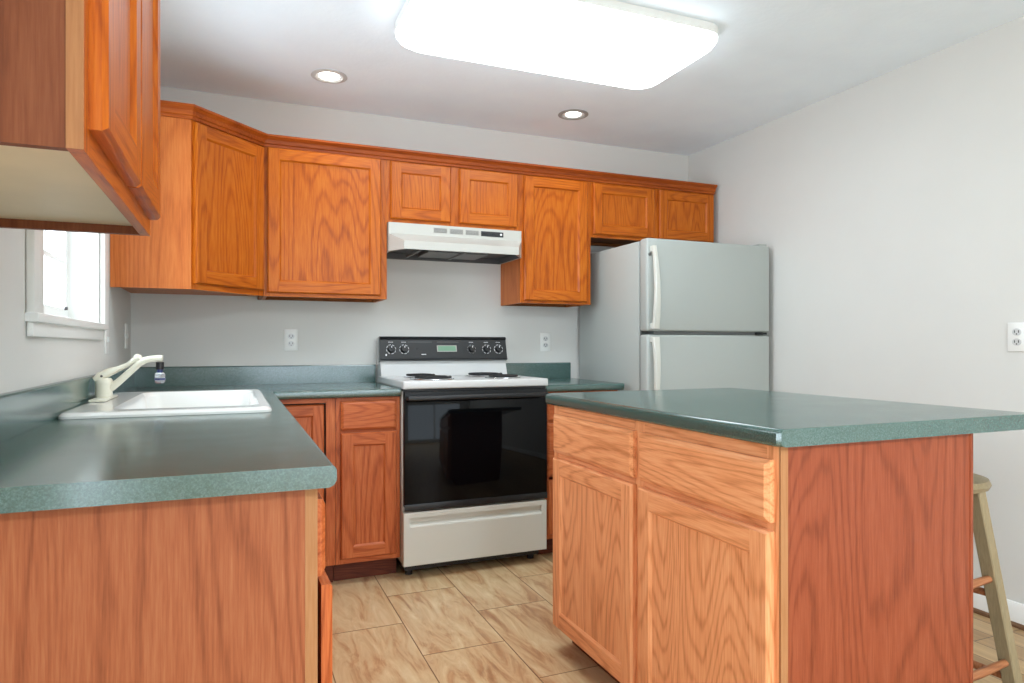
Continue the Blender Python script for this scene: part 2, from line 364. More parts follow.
# ------------------------------------------------------------------ cabinets
def door(parent, x0, x1, z0, z1, fam='oak', stile=.056, y=0., th=.02, name='door', ang=0., hinge=None, plain_panel=None):
    """frame-and-panel door, local x across, z up, front towards -y"""
    v, h = fam + '_v', fam + '_h'
    mb = MB(); yb, yf = y, y - th; c = .006
    def quad(a, b, cc, d, m): mb.poly([a, b, cc, d], m)
    O = [(x0, z0), (x1, z0), (x1, z1), (x0, z1)]
    I = [(x0 + c, z0 + c), (x1 - c, z0 + c), (x1 - c, z1 - c), (x0 + c, z1 - c)]
    J = [(x0 + stile, z0 + stile), (x1 - stile, z0 + stile), (x1 - stile, z1 - stile), (x0 + stile, z1 - stile)]
    e = .008
    K = [(x0 + stile + e, z0 + stile + e), (x1 - stile - e, z0 + stile + e), (x1 - stile - e, z1 - stile - e), (x0 + stile + e, z1 - stile - e)]
    P = lambda q, yy: (q[0], yy, q[1])
    for k in range(4):
        n = (k + 1) % 4; mm = h if k in (0, 2) else v
        quad(P(O[k], yb), P(O[n], yb), P(O[n], yf + .007), P(O[k], yf + .007), mm)
        quad(P(O[k], yf + .007), P(O[n], yf + .007), P(I[n], yf), P(I[k], yf), mm)
        quad(P(J[k], yf), P(J[n], yf), P(K[n], yf + .009), P(K[k], yf + .009), mm)
    xs0, xs1, zs0, zs1 = x0 + stile, x1 - stile, z0 + stile, z1 - stile
    quad((x0 + c, yf, z0 + c), (xs0, yf, z0 + c), (xs0, yf, z1 - c), (x0 + c, yf, z1 - c), v)
    quad((xs1, yf, z0 + c), (x1 - c, yf, z0 + c), (x1 - c, yf, z1 - c), (xs1, yf, z1 - c), v)
    quad((xs0, yf, z0 + c), (xs1, yf, z0 + c), (xs1, yf, zs0), (xs0, yf, zs0), h)
    quad((xs0, yf, zs1), (xs1, yf, zs1), (xs1, yf, z1 - c), (xs0, yf, z1 - c), h)
    quad((x0, yb, z0), (x0, yb, z1), (x1, yb, z1), (x1, yb, z0), v)
    hx = x0 if hinge is None else hinge
    o = mb.build(name, v, parent, smooth=False)
    p = MB().box(x0 + stile + e - .004, x1 - stile - e + .004, yf + .009, yb - .002, z0 + stile + e - .004, z1 - stile - e + .004).build('panel', plain_panel or v, o, smooth=False)
    if ang:
        R = Matrix.Translation((hx, 0, 0)) @ Matrix.Rotation(ang, 4, 'Z') @ Matrix.Translation((-hx, 0, 0))
        o.data.transform(R); p.data.transform(R)
    return o
def drawer(parent, x0, x1, z0, z1, fam='oak', y=0., th=.02):
    mb = MB(); c = .012
    A = [(x0, z0), (x1, z0), (x1, z1), (x0, z1)]; B = [(x0 + c, z0 + c), (x1 - c, z0 + c), (x1 - c, z1 - c), (x0 + c, z1 - c)]
    for k in range(4):
        n = (k + 1) % 4
        mb.poly([(A[k][0], y, A[k][1]), (A[n][0], y, A[n][1]), (A[n][0], y - th + .008, A[n][1]), (A[k][0], y - th + .008, A[k][1])])
        mb.poly([(A[k][0], y - th + .008, A[k][1]), (A[n][0], y - th + .008, A[n][1]), (B[n][0], y - th, B[n][1]), (B[k][0], y - th, B[k][1])])
    mb.poly([(q[0], y - th, q[1]) for q in B]); mb.poly([(q[0], y, q[1]) for q in A[::-1]])
    return mb.build('drawer', fam + '_h', parent, smooth=False)
def frame(parent, w, z0, z1, stiles, rails, fam='oak', th=.019):
    """face frame: stiles and rails"""
    mb = MB()
    for a, b in stiles: mb.box(a, b, 0, th, z0, z1, fam + '_v')
    for x0, x1, a, b in rails: mb.box(x0, x1, .0004, th, a, b, fam + '_h')
    return mb.build('face_frame', fam + '_v', parent, smooth=False)
def upper(name, label, loc, rz, w, hgt, doors, depth=.303, fam='oak', side='veneer_honey', under='under', stile=.038, mid=None, end='left', grp='wall cabinets on the back wall'):
    t = thing(name, label, 'cabinet', loc, rz, grp)
    mb = MB(); y0 = .019
    mb.box(.0005, .016, y0, depth, 0, hgt, side).box(w - .016, w - .0005, y0, depth, 0, hgt, side).box(.016, w - .016, y0, depth, hgt - .016, hgt, side)
    mb.box(.016, w - .016, depth - .008, depth, .018, hgt - .016, side).box(.016, w - .016, y0, depth - .008, .018, .03, under)
    mb.box(.016, w - .016, depth - .02, depth - .008, .0, .018, 'under')
    mb.build('carcass', side, t, smooth=False)
    st = [(0, stile), (w - stile, w)] + ([mid] if mid else [])
    st.sort(); ra = []
    for (a, b), (c, d) in zip(st, st[1:]): ra += [(b, c, 0, .038), (b, c, hgt - .038, hgt)]
    frame(t, w, 0, hgt, st, ra, fam)
    for d in doors: door(t, d[0], d[1], d[2], d[3], fam)
    return t
ZB, ZT = 1.3686, 2.13
HU = ZT - ZB
# tall single-door cabinet between the corner cabinet and the hood
upper('wall_cabinet', 'wide single-door honey oak wall cabinet between the angled corner cabinet and the range hood', (.612, -.305, ZB), 0, 1.2195 - .612, HU, [(.016, .575, .017, HU - .03)])
upper('wall_cabinet', 'short two-door oak wall cabinet directly above the white range hood', (1.2205, -.305, 1.774), 0, .761, ZT - 1.774, [(.016, .346, .02, ZT - 1.774 - .033), (.396, .74, .02, ZT - 1.774 - .033)], mid=(.33, .41))
upper('wall_cabinet', 'tall narrow single-door oak wall cabinet between the range hood and the refrigerator', (1.9825, -.305, ZB), 0, .4565, HU, [(.02, .428, .014, HU - .035)])
upper('wall_cabinet', 'short two-door oak wall cabinet directly above the white refrigerator', (2.4400, -.305, 1.772), 0, .907, ZT - 1.772, [(.012, .441, .017, ZT - 1.772 - .035), (.478, .895, .017, ZT - 1.772 - .035)], mid=(.43, .49))
# angled corner cabinet
t = thing('corner_cabinet', 'angled honey oak corner wall cabinet with one diagonal door, left of the wide cabinet', 'cabinet', (.305, -.61, ZB), math.radians(45), 'wall cabinets on the back wall')
c45 = math.sqrt(.5)
def loc45(x, y): dx, dy = x - .305, y + .61; return ((dx + dy) * c45, (-dx + dy) * c45)
pl = [(.002, -.002), (.002, -.608), (.290, -.6095), (.610, -.290), (.610, -.002)]
MB().prism([loc45(*p) for p in pl], .018, HU, 'veneer_honey').build('carcass', 'veneer_honey', t, smooth=False)
lw = .305 * math.sqrt(2)
o = MB()
o.prism([loc45(*p) for p in ((.002, -.6105), (.305, -.6105), (.305, -.592), (.002, -.592))], 0, HU, 'veneer_honey')
o.build('end_panel', 'veneer_honey', t, smooth=False)
o = MB().prism([loc45(*p) for p in ((.592, -.29), (.6105, -.305), (.6105, -.002), (.592, -.002))], 0, .018, 'under'); o.build('bottom_rail', 'under', t, smooth=False)
frame(t, lw, 0, HU, [(0.0, .036), (lw - .036, lw)], [(.036, lw - .036, 0, .04), (.036, lw - .036, HU - .04, HU)])
door(t, .012, lw - .012, .026, HU - .036)
# two-door wall cabinet on the left wall, near the camera
t = upper('wall_cabinet', 'large two-door oak wall cabinet on the left wall nearest the camera, seen from below', (.305, -2.84, ZB), math.radians(90), .715, HU, [], side='veneer_shaded', under='liner', grp='none')
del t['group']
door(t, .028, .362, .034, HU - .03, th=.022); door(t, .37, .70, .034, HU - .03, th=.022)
MB().box(.0, .0006, .02, .3, 0, HU).build('end_panel', 'veneer_shaded', t, smooth=False)
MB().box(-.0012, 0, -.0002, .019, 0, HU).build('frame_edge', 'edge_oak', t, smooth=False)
# crown moulding: one run along the tops of the back-wall cabinets
prof = [(.0, ZT - .028), (-.008, ZT - .028), (-.010, ZT - .016), (-.016, ZT - .012), (-.020, ZT + .004), (-.030, ZT + .014), (-.036, ZT + .018), (-.036, ZT + .028), (.0, ZT + .028)]
prof = [(o - .0005, z) for o, z in prof[:1]] + prof[1:-1] + [(prof[-1][0] - .0005, prof[-1][1])]
cm = MB().sweep([(.001, -.6105), (.305, -.6105), (.611, -.305), (3.347, -.305)], prof).build('crown_moulding', 'crown', smooth=False)
tag(cm, 'long stepped oak crown moulding running along the tops of the back wall cabinets', 'moulding')

# base cabinets
ZC = .8785          # top of the base cabinets
def base(name, label, loc, rz, w, depth, doors, drawers, fam, side, stiles, rails, grp=None, ztop=ZC, zbot=.1, kick_in=.075, kick='kick', low=None):
    t = thing(name, label, 'cabinet', loc, rz, grp)
    mb = MB(); y0 = .019
    mb.box(.0005, .016, y0, depth, zbot, ztop, side).box(w - .016, w - .0005, y0, depth, zbot, low or ztop, side)
    mb.box(.016, w - .016, depth - .01, depth, zbot, ztop, side).box(.016, w - .016, y0, depth - .01, zbot, zbot + .016, side)
    mb.box(.0005, .016, kick_in + .016, depth, 0, zbot, side).box(w - .016, w - .0005, kick_in + .016, depth, 0, zbot, side)
    mb.build('carcass', side, t, smooth=False)
    MB().box(0.0005, w - .0005, kick_in, kick_in + .015, 0.0005, zbot).build('toe_kick', kick, t, smooth=False)
    frame(t, w, zbot, ztop, stiles, rails, fam)
    for d in drawers: drawer(t, *d, fam=fam)
    for d in doors: door(t, d[0], d[1], d[2], d[3], fam, **(d[4] if len(d) > 4 else {}))
    return t
def ff(w, xs, zr):  # stiles at both ends plus xs; rails at zr between
    st = sorted([(0, .036), (w - .036, w)] + xs); ra = []
    for (a, b), (c, d) in zip(st, st[1:]):
        for z0, z1 in zr: ra.append((b, c, z0, z1))
    return st, ra
ZR = [(.1, .14), (.70, .735), (.85, ZC)]
st, ra = ff(.3035, [], ZR)
base('base_cabinet', 'narrow oak base cabinet with one drawer and one door, left of the range', (.915, -.61, 0), 0, .3035, .6, [(.022, .285, .125, .715)], [(.022, .285, .727, .864)], 'red', 'veneer_red', st, ra)
st, ra = ff(.4565, [], ZR)
base('base_cabinet', 'oak base cabinet behind the island, between the range and the refrigerator', (1.9835, -.61, 0), 0, .4565, .6, [(.02, .436, .125, .415), ], [(.02, .436, .727, .864), (.02, .436, .43, .712)], 'red', 'veneer_red', st, ra)
st, ra = ff(.915, [(.43, .485)], ZR)
base('base_cabinet', 'sink base oak cabinet hidden under the green counter below the sink', (.61, -1.83, 0), math.radians(90), .915, .6, [(.02, .45, .125, .715), (.465, .895, .125, .715)], [(.02, .45, .727, .864), (.465, .895, .727, .864)], 'red', 'veneer_red', st, ra, low=.735)
st, ra = ff(.768, [(.36, .408)], ZR)
t = base('base_cabinet', 'end oak base cabinet of the left counter with broad side panel facing the camera', (.61, -2.6, 0), math.radians(90), .768, .605, [(.008, .376, .125, .70, dict(ang=.03, hinge=.376)), (.39, .748, .125, .715)], [(.012, .376, .715, .852), (.39, .748, .727, .864)], 'red', 'veneer', st, ra)
MB().box(-.005, .0004, .018, .605, 0.0005, ZC).build('end_panel', 'veneer', t, smooth=False)
MB().box(-.0052, -.0003, -.003, .0178, 0.1, ZC).build('frame_edge', 'edge_oak', t, smooth=False)
# corner base cabinet with a bent (two-leaf) door
t = thing('corner_base_cabinet', 'corner oak base cabinet with inset bent door behind the left counter edge', 'cabinet', (.61, -.61, 0))
def rel(pts): return [(x - .61, y + .61) for x, y in pts]
mb = MB()
for pp in ([(.004, -.004), (.004, -.911), (.016, -.911), (.016, -.016), (.911, -.016), (.911, -.004)], [(.018, -.911), (.585, -.911), (.585, -.9), (.018, -.9)], [(.9, -.585), (.911, -.585), (.911, -.018), (.9, -.018)]):
    mb.prism(rel(pp), .1, .735 if pp[0] == (.018, -.911) else ZC - .001, 'veneer_red')
mb.prism(rel([(.018, -.9), (.585, -.9), (.585, -.585), (.9, -.585), (.9, -.018), (.018, -.018)]), .1, .116, 'veneer_red')
mb.build('carcass', 'veneer_red', t, smooth=False)
mb = MB().prism(rel([(.535, -.911), (.55, -.911), (.55, -.55), (.911, -.55), (.911, -.535), (.535, -.535)]), .0005, .1); mb.build('toe_kick', 'kick', t, smooth=False)
mb = MB()
mb.box(.262, .3035, 0, .024, .1, ZC, 'red_v').box(0, .262, 0.0004, .024, ZC - .02, ZC, 'red_h').box(0, .262, .0004, .024, .1, .128, 'red_h')
mb.box(-.024, 0, -.3035, -.262, .1, ZC, 'red_v').box(-.024, 0, -.262, 0, ZC - .02, ZC, 'red_h').box(-.024, 0, -.262, 0, .1, .128, 'red_h')
mb.build('face_frame', 'red_v', t, smooth=False)
MB().box(.0, .262, .0225, .0245, .128, ZC - .02).box(-.0245, -.0225, -.262, 0, .128, ZC - .02).build('gap_backing', 'shade', t, smooth=False)
d = door(t, .001, .254, .134, ZC - .027, 'red', y=.021, stile=.05)
d2 = door(t, .001, .254, .134, ZC - .027, 'red', y=.021, stile=.05)
R = Matrix.Rotation(math.radians(90), 4, 'Z')
for q in [d2] + list(d2.children): q.data.transform(Matrix.Translation((0, -.255, 0)) @ R)

# countertops
ZK = .918
def edge_prof(depth, z0, z1, rt=.010, rb=.016):
    """front edge rounded top and bottom; offset 0 is the front"""
    p = []
    for k in range(7): a = math.pi * 1.5 - k * math.pi / 12; p.append((rb + rb * math.cos(a), z0 + rb + rb * math.sin(a)))
    for k in range(7): a = math.pi - k * math.pi / 12; p.append((rt + rt * math.cos(a), z1 - rt + rt * math.sin(a)))
    return p + [(depth, z1), (depth, z0)]
SP0, SP1 = (.642, -2.635), (.642, -.642)
def splash_prof(d0, h):
    return [(d0, ZK + .0005), (d0, ZK + h - .006), (d0 + .002, ZK + h - .001), (d0 + .005, ZK + h), (d0 + .018, ZK + h), (d0 + .018, ZK + .0005)]
# the counter is cut out for the sink: its slab is swept in pieces round the opening, one mesh
SX0, SX1, SY0, SY1 = .075, .555, -1.565, -.735
ct = MB()
pr = edge_prof(.641, ZK - .038, ZK)
t0 = bmesh.new()
ct.sweep([SP0, SP1, (1.2165, -.642)], pr)
ct = ct.build('countertop', 'lam', smooth=True)
cut = MB().box(SX0, SX1, SY0, SY1, ZK - .1, ZK + .1).build('cutter', 'lam')
md = ct.modifiers.new('cut', 'BOOLEAN'); md.operation = 'DIFFERENCE'; md.object = cut; md.solver = 'EXACT'
dg = bpy.context.evaluated_depsgraph_get(); me = bpy.data.meshes.new_from_object(ct.evaluated_get(dg))
ct.modifiers.clear(); ct.data = me
try: me.set_sharp_from_angle(angle=math.radians(35))
except Exception: pass
bpy.data.objects.remove(cut)
tag(ct, 'L-shaped dark green speckled laminate countertop holding the sink, running round the left corner', 'countertop')
MB().sweep([SP0, SP1, (1.2165, -.642)], splash_prof(.642 - .0195, .1)).build('backsplash', 'lam', ct, smooth=False)
ct2 = MB().sweep([(1.983, -.642), (2.462, -.642)], pr).build('countertop', 'lam')
tag(ct2, 'short green laminate countertop between the range and the refrigerator', 'countertop')
MB().sweep([(1.983, -.642), (2.455, -.642)], splash_prof(.642 - .0195, .1)).build('backsplash', 'lam', ct2, smooth=False)

# ------------------------------------------------------------------ island
IX, IYF, IYN, IXR = 1.585, -1.56, -2.681, 2.208
IZ = .9035
Li = IYF - IYN
st, ra = ff(Li, [(.545, .598)], [(.085, .115), (.702, .742), (.868, IZ - .0005)])
t = base('island_cabinet', 'oak kitchen island with two drawers over two doors and a reddish side panel', (IX, IYF, 0), math.radians(-90), Li, IXR - IX,
         [(.022, .556, .092, .712), (.588, 1.107, .092, .712)], [(.022, .556, .732, .871), (.588, 1.107, .732, .871)], 'isl', 'veneer_red', st, ra, ztop=IZ - .0005, zbot=.085)
MB().box(Li - .0005, Li + .005, .02, IXR - IX, .0005, IZ - .0005).build('end_panel', 'veneer_red', t, smooth=False)
MB().box(Li - .0003, Li + .0055, -.0003, .0198, .085, IZ - .0005).build('frame_edge', 'edge_oak', t, smooth=False)
MB().box(Li - .004, Li + .008, IXR - IX, IXR - IX + .012, .0005, IZ - .0005, bev=.003).build('corner_strip', 'veneer_red', t, smooth=False)
ix0, ix1, iy0, iy1 = 1.561, 2.452, -2.704, -1.512
cc = .022
outer = [(ix0 + .004, iy0), (ix0, iy0 + .004)]
mb = MB(); tb = bmesh.new()
pts = [(ix0, iy0 + cc * .35), (ix0 + cc * .35, iy0), (ix1, iy0), (ix1, iy1), (ix0 + cc, iy1), (ix0, iy1 - cc)]
a = [tb.verts.new((x, y, IZ)) for x, y in pts]; b = [tb.verts.new((x, y, IZ + .040)) for x, y in pts]
tb.faces.new(a[::-1]); tb.faces.new(b); n = len(pts)
for i in range(n): tb.faces.new((a[i], a[(i + 1) % n], b[(i + 1) % n], b[i]))
tb.edges.ensure_lookup_table()
ed = [e for e in tb.edges if abs(e.verts[0].co.z - e.verts[1].co.z) < 1e-6 and all(v.co.x < ix0 + .03 for v in e.verts)]
bmesh.ops.bevel(tb, geom=ed, offset=.011, segments=4, affect='EDGES', profile=.5)
mb.merge(tb)
tag(mb.build('island_countertop', 'lam'), 'glossy green speckled laminate countertop lying on the oak island', 'countertop')

# ------------------------------------------------------------------ sink and faucet
t = thing('kitchen_sink', 'white drop-in kitchen sink set into the left green counter', 'sink', (.315, -1.13, ZK))
def rrect(x0, x1, y0, y1, r, n=6):
    p = []
    for cx, cy, a0 in ((x1 - r, y0 + r, -90), (x1 - r, y1 - r, 0), (x0 + r, y1 - r, 90), (x0 + r, y0 + r, 180)):
        for k in range(n + 1):
            a = math.radians(a0 + 90 * k / n); p.append((cx + r * math.cos(a), cy + r * math.sin(a)))
    return p
def loft(rings, m=None, cap=True):
    tt = bmesh.new(); R = [[tt.verts.new((x, y, z)) for x, y in pts] for pts, z in rings]
    for a, b in zip(R, R[1:]):
        for k in range(len(a)): tt.faces.new((a[k], a[(k + 1) % len(a)], b[(k + 1) % len(b)], b[k]))
    if cap: tt.faces.new(R[-1])
    return tt
sx0, sx1, sy0, sy1 = -.2945, .272, -.49, .445     # rim outside
bx0, bx1, by0, by1 = -.165, .225, -.385, .385   # bowl
rings = [(rrect(sx0, sx1, sy0, sy1, .034), .0008), (rrect(sx0, sx1, sy0, sy1, .034), .008), (rrect(sx0 + .008, sx1 - .008, sy0 + .008, sy1 - .008, .03), .016), (rrect(sx0 + .02, sx1 - .02, sy0 + .02, sy1 - .02, .035), .018),
         (rrect(sx0 + .035, sx1 - .03, sy0 + .035, sy1 - .035, .03), .017), (rrect(bx0 - .012, bx1 + .012, by0 - .012, by1 + .012, .06), .0165), (rrect(bx0, bx1, by0, by1, .055), .002), (rrect(bx0 + .015, bx1 - .015, by0 + .015, by1 - .015, .06), -.13), (rrect(bx0 + .05, bx1 - .05, by0 + .05, by1 - .05, .06), -.165)]
mb = MB(); mb.merge(loft(rings)); o = mb.build('basin', 'porc', t)
MB().lathe([(0, -.164), (.03, -.163), (.04, -.1625), (.043, -.1645)], (.03, 0, 0)).build('drain', 'chrome', t)
FX, FY, FZ = .056, -1.10, ZK + .0183
f = thing('faucet', 'off white single-lever kitchen faucet with long slanted spout behind the sink', 'faucet', (FX, FY, FZ))
MB().box(-.026, .026, -.13, .13, 0.0, .008, bev=.004).build('deck_plate', 'cream', f)
MB().lathe([(0, .008), (.026, .008), (.027, .012), (.0255, .05), (.027, .054), (.027, .066), (.022, .074), (0, .074)]).build('body', 'cream', f)
# lever: hooded cap rising to a rounded knob
MB().tube([(-.026, .0, .066), (-.01, 0, .080), (.018, 0, .096), (.05, 0, .109), (.075, 0, .122), (.092, 0, .136), (.10, .0, .142)], [.016, .022, .020, .013, .010, .013, .010], flat=.75).build('lever', 'cream', f)
MB().lathe([(0, -.017), (.011, -.013), (.017, 0), (.011, .013), (0, .017)], (.104, 0, .142), n=20).build('lever_knob', 'cream', f)
MB().cyl((-.004, -.0215, .082), .004, .004, 'y', n=12).build('screw_cap', 'slot', f)
sp = [(.01, 0, .034), (.03, 0, .042), (.055, 0, .060), (.10, 0, .096), (.135, 0, .124), (.158, 0, .137), (.18, 0, .141), (.215, 0, .143), (.226, 0, .142)]
sd = Matrix.Rotation(math.radians(-6), 4, 'Z')
sp = [sd @ Vector((p[0] * .82, p[1], p[2])) for p in sp]
MB().tube(sp, [.015, .0135, .0125, .0115, .011, .0115, .0115, .012, .012]).build('spout', 'cream', f)
e = sp[-1] + Vector((-.008, 0, 0))
MB().cyl((e.x, e.y, e.z - .026), .013, .026, m='black').cyl((e.x, e.y, e.z - .044), .009, .012, m='blue').build('aerator', 'black', f)
MB().lathe([(0, -.05), (.012, -.05), (.017, -.056), (.017, -.082), (.013, -.088), (0, -.088)], (e.x, e.y, e.z), n=24).build('spray_tip', 'clear', f)
MB().cyl((e.x, e.y, e.z - .073), .0176, .006).build('band', 'blue', f)

# ------------------------------------------------------------------ electric range
RX, RW, RY = 1.222, .756, -.67
t = thing('electric_range', 'freestanding electric range with black glass oven door and white drawer', 'range', (RX, RY, 0))
D = .655
MB().box(0, RW, .03, D, .075, .905, bev=.003).build('body', 'bone', t, smooth=False)
MB().box(.02, RW - .02, .06, D - .05, .03, .075).build('plinth', 'black', t, smooth=False)
for x, y in ((.05, .1), (RW - .05, .1), (.05, D - .1), (RW - .05, D - .1)):
    MB().cyl((x, y, .0155), .018, .031, n=16).build('foot', 'black', t)
MB().box(-.003, RW + .003, -.012, D - .03, .916, .955, bev=.007, seg=3).build('cooktop', 'white', t)
MB().box(.004, RW - .004, .012, .06, .9, .9165).build('cooktop_gap', 'black', t, smooth=False)
# white riser of the backguard and black control panel above it
mb = MB(); yb = D
mb.prism([(yb - .002, .955), (yb - .115, .9552), (yb - .085, 1.04), (yb - .06, 1.165), (yb - .002, 1.168)], .004, RW - .004, axis='x')
mb.build('backguard', 'white', t, smooth=False)
mb = MB()
mb.prism([(yb - .09, 1.038), (yb - .112, 1.045), (yb - .106, 1.052), (yb - .078, 1.158), (yb - .086, 1.166), (yb - .075, 1.176), (yb - .055, 1.172), (yb - .06, 1.03)], .0, RW, axis='x')
mb.build('control_panel', 'panel_black', t, smooth=False)
tilt = math.atan2(.028, .106)
def on_panel(x, z, out):  # point on the tilted face
    k = (z - 1.052) / .106; return (x, yb - .106 + .028 * k - out * math.cos(tilt), z - out * -math.sin(tilt) * -1 if False else z + out * math.sin(tilt))
Rk = Matrix.Rotation(math.pi / 2 - tilt * -1 if False else math.pi / 2, 4, 'X')
for x in (.063, .137, .537, .63, .705):
    c = on_panel(x, 1.104, .009)
    small = x == .537
    k = MB(); tt = bmesh.new(); bmesh.ops.create_cone(tt, cap_ends=True, segments=28, radius1=.020, radius2=.0165, depth=.018)
    k.merge(tt, None, Matrix.Translation(c) @ Matrix.Rotation(math.pi / 2 + tilt * -1, 4, 'X'))
    kb = k.build('knob', 'black', t)
    ring = MB(); tt = bmesh.new(); q = on_panel(x, 1.104, .0012)
    for a in range(24):
        if a % 3 == 2: continue
        a0, a1 = math.radians(a * 15), math.radians(a * 15 + 14)
        r0, r1 = .0245, .0275 if not small else .0255
        tt.faces.new([tt.verts.new((r * math.cos(b), r * math.sin(b), 0)) for r, b in ((r0, a0), (r1, a0), (r1, a1), (r0, a1))])
    ring.merge(tt, None, Matrix.Translation(q) @ Matrix.Rotation(math.pi / 2 - tilt, 4, 'X')); ring.build('dial_marks', 'mark', t, smooth=False)
    p = on_panel(x, 1.107, .0185); MB().box(p[0] - .002, p[0] + .002, p[1] - .001, p[1] + .001, p[2] + .002, p[2] + .012).build('pointer', 'mark', kb, smooth=False)
    p = on_panel(x, 1.144, .001); mk = MB()
    for i in range(4): mk.box(p[0] - .013 + i * .007, p[0] - .009 + i * .007, p[1] - .0005, p[1] + .001, p[2] - .002, p[2] + .002)
    mk.build('dial_print', 'mark', t, smooth=False)
a, b = on_panel(.322, 1.126, .002), on_panel(.446, 1.092, .002)
def panel_quad(x0, x1, z0, z1, out, name, m, par=t):
    A, B = on_panel(0, z0, out), on_panel(0, z1, out); A0, B0 = on_panel(0, z0, -.003), on_panel(0, z1, -.003)
    return MB().prism([(A[1], A[2]), (B[1], B[2]), (B0[1], B0[2]), (A0[1], A0[2])], x0, x1, axis='x').build(name, m, par, smooth=False)
panel_quad(.328, .446, 1.090, 1.126, .001, 'display_frame', 'vent'); panel_quad(.334, .44, 1.094, 1.122, .002, 'display', 'disp')
panel_quad(.205, .215, 1.1, 1.112, .002, 'indicator', 'black'); panel_quad(.235, .262, 1.073, 1.077, .001, 'panel_print', 'mark'); panel_quad(.16, .30, 1.143, 1.147, .001, 'panel_print', 'darkgrey'); panel_quad(.33, .46, 1.143, 1.147, .001, 'panel_print', 'darkgrey')
o = panel_quad(.03, .038, 1.068, 1.078, .001, 'badge', 'mark')
# coil burners
for x, y, r in ((.185, .155, .095), (.19, .42, .078), (.57, .155, .078), (.565, .42, .098)):
    bn = MB().lathe([(0, .952), (r * .6, .952), (r + .008, .957), (r + .016, .9585), (r + .018, .956)], (x, y, 0)).build('drip_pan', 'chrome', t)
    pts = []; turns = 4
    for i in range(turns * 24 + 1):
        a = i / 24 * 2 * math.pi; rr = .016 + (r - .016) * i / (turns * 24); pts.append((x + rr * math.cos(a), y + rr * math.sin(a), .9655))
    MB().tube(pts, .0055, n=8).build('coil_burner', 'iron', bn)
# oven door, handle, drawer
od = MB().box(.003, RW - .001, -.005, .029, .352, .904, bev=.004).build('oven_door', 'glass_black', t)
MB().box(.003, RW - .001, -.009, -.004, .334, .366, bev=.002).build('lower_rail', 'black', od)
MB().box(.006, RW - .006, -.0075, .0, .868, .902).build('top_rail', 'black', od)
MB().box(.01, RW - .01, -.05, -.032, .862, .886, bev=.007, seg=3).box(.012, .04, -.04, -.003, .864, .884, bev=.003).box(RW - .04, RW - .012, -.04, -.003, .864, .884, bev=.003).build('handle', 'black', od)
dr = MB(); x0, x1, z0, z1 = .0, RW - .004, .07, .326
gx0, gx1, gz0, gz1 = .032, RW - .034, .262, .296
yf, yg = -.006, .012
dr.box(x0, x1, yg, .03, z0, z1)
dr.box(x0, gx0, yf, yg + .001, z0, z1, bev=.003).box(gx1, x1, yf, yg + .001, z0, z1, bev=.003)
dr.prism([(yf, gz1 + .004), (yf, z1 - .003), (yf + .003, z1), (yg + .001, z1), (yg + .001, gz1)], gx0 - .002, gx1 + .002, axis='x')
dr.prism([(yf + .003, z0), (yf, z0 + .003), (yf, gz0 - .008), (yf + .002, gz0 - .002), (yg + .001, gz0 + .012), (yg + .001, z0)], gx0 - .002, gx1 + .002, axis='x')
dr.build('storage_drawer', 'bone', t, smooth=False)

# ------------------------------------------------------------------ range hood
HX0, HX1 = 1.2235, 1.9785
t = thing('range_hood', 'white under-cabinet range hood with vents and black switch plate above the range', 'range hood', (HX0, -.333, 1.62))
w_ = HX1 - HX0; zt = .152; zs = .094; zl = .042; lx0, lx1 = .054, w_ - .066; ly = -.117; bk = .329
V = dict(a=(0, 0, zt), b=(w_, 0, zt), c=(0, 0, zs), d=(w_, 0, zs), e=(lx0, ly, zl), f=(lx1, ly, zl), g=(lx0, ly, 0), h=(lx1, ly, 0), i=(0, 0, 0), j=(w_, 0, 0), k=(0, bk, 0), l=(w_, bk, 0), m=(0, bk, zt), n=(w_, bk, zt))
tt = bmesh.new(); vv = {k: tt.verts.new(p) for k, p in V.items()}
for fc in ('abdc', 'cdfe', 'efhg', 'ceg i'.replace(' ', ''), 'dfhj', 'acikm', 'bdjln', 'abnm', 'kmnl'): tt.faces.new([vv[q] for q in fc])
# inner skirt and recessed dark pan
inn = dict(g=(lx0 + .012, ly + .012, 0), h=(lx1 - .012, ly + .012, 0), j=(w_ - .012, 0, 0), l=(w_ - .012, bk - .012, 0), k=(.012, bk - .012, 0), i=(.012, 0, 0))
od_ = ['g', 'h', 'j', 'l', 'k', 'i']; iv = {q: tt.verts.new(inn[q]) for q in od_}
for q, r in zip(od_, od_[1:] + od_[:1]): tt.faces.new([vv[q], vv[r], iv[r], iv[q]])
mb = MB(); mb.merge(tt); mb.build('canopy', 'hood', t, smooth=False)
mb = MB(); up = {q: (p[0], p[1], .035) for q, p in inn.items()}
for q, r in zip(od_, od_[1:] + od_[:1]): mb.poly([inn[q], inn[r], up[r], up[q]])
mb.poly([up[q] for q in od_]); mb.build('underside_pan', 'darkgrey', t, smooth=False)
mb = MB().box(.22, .56, .02, .25, .008, .03); mb.build('grease_filter', 'grey', t, smooth=False)
MB().box(.34, .44, -.09, -.03, .012, .034, bev=.01).build('lamp_cover', 'white', t)
for x in (.15, .40): MB().box(x, x + .012, -.06, .25, .002, .012).build('filter_bar', 'grey', t, smooth=False)
for i in range(3):
    x = .241 + i * .0905
    v = MB().box(x, x + .078, -.0012, .001, .110, .138).build('vent_grille', 'vent', t, smooth=False)
    mb = MB()
    for k in range(6): mb.box(x + .003, x + .075, -.0022, -.001, .1125 + k * .0042, .1140 + k * .0042)
    mb.build('slats', 'darkgrey', v, smooth=False)
sw = MB().box(.513, .645, -.0025, .001, .109, .137, bev=.001).build('switch_plate', 'panel_black', t, smooth=False)
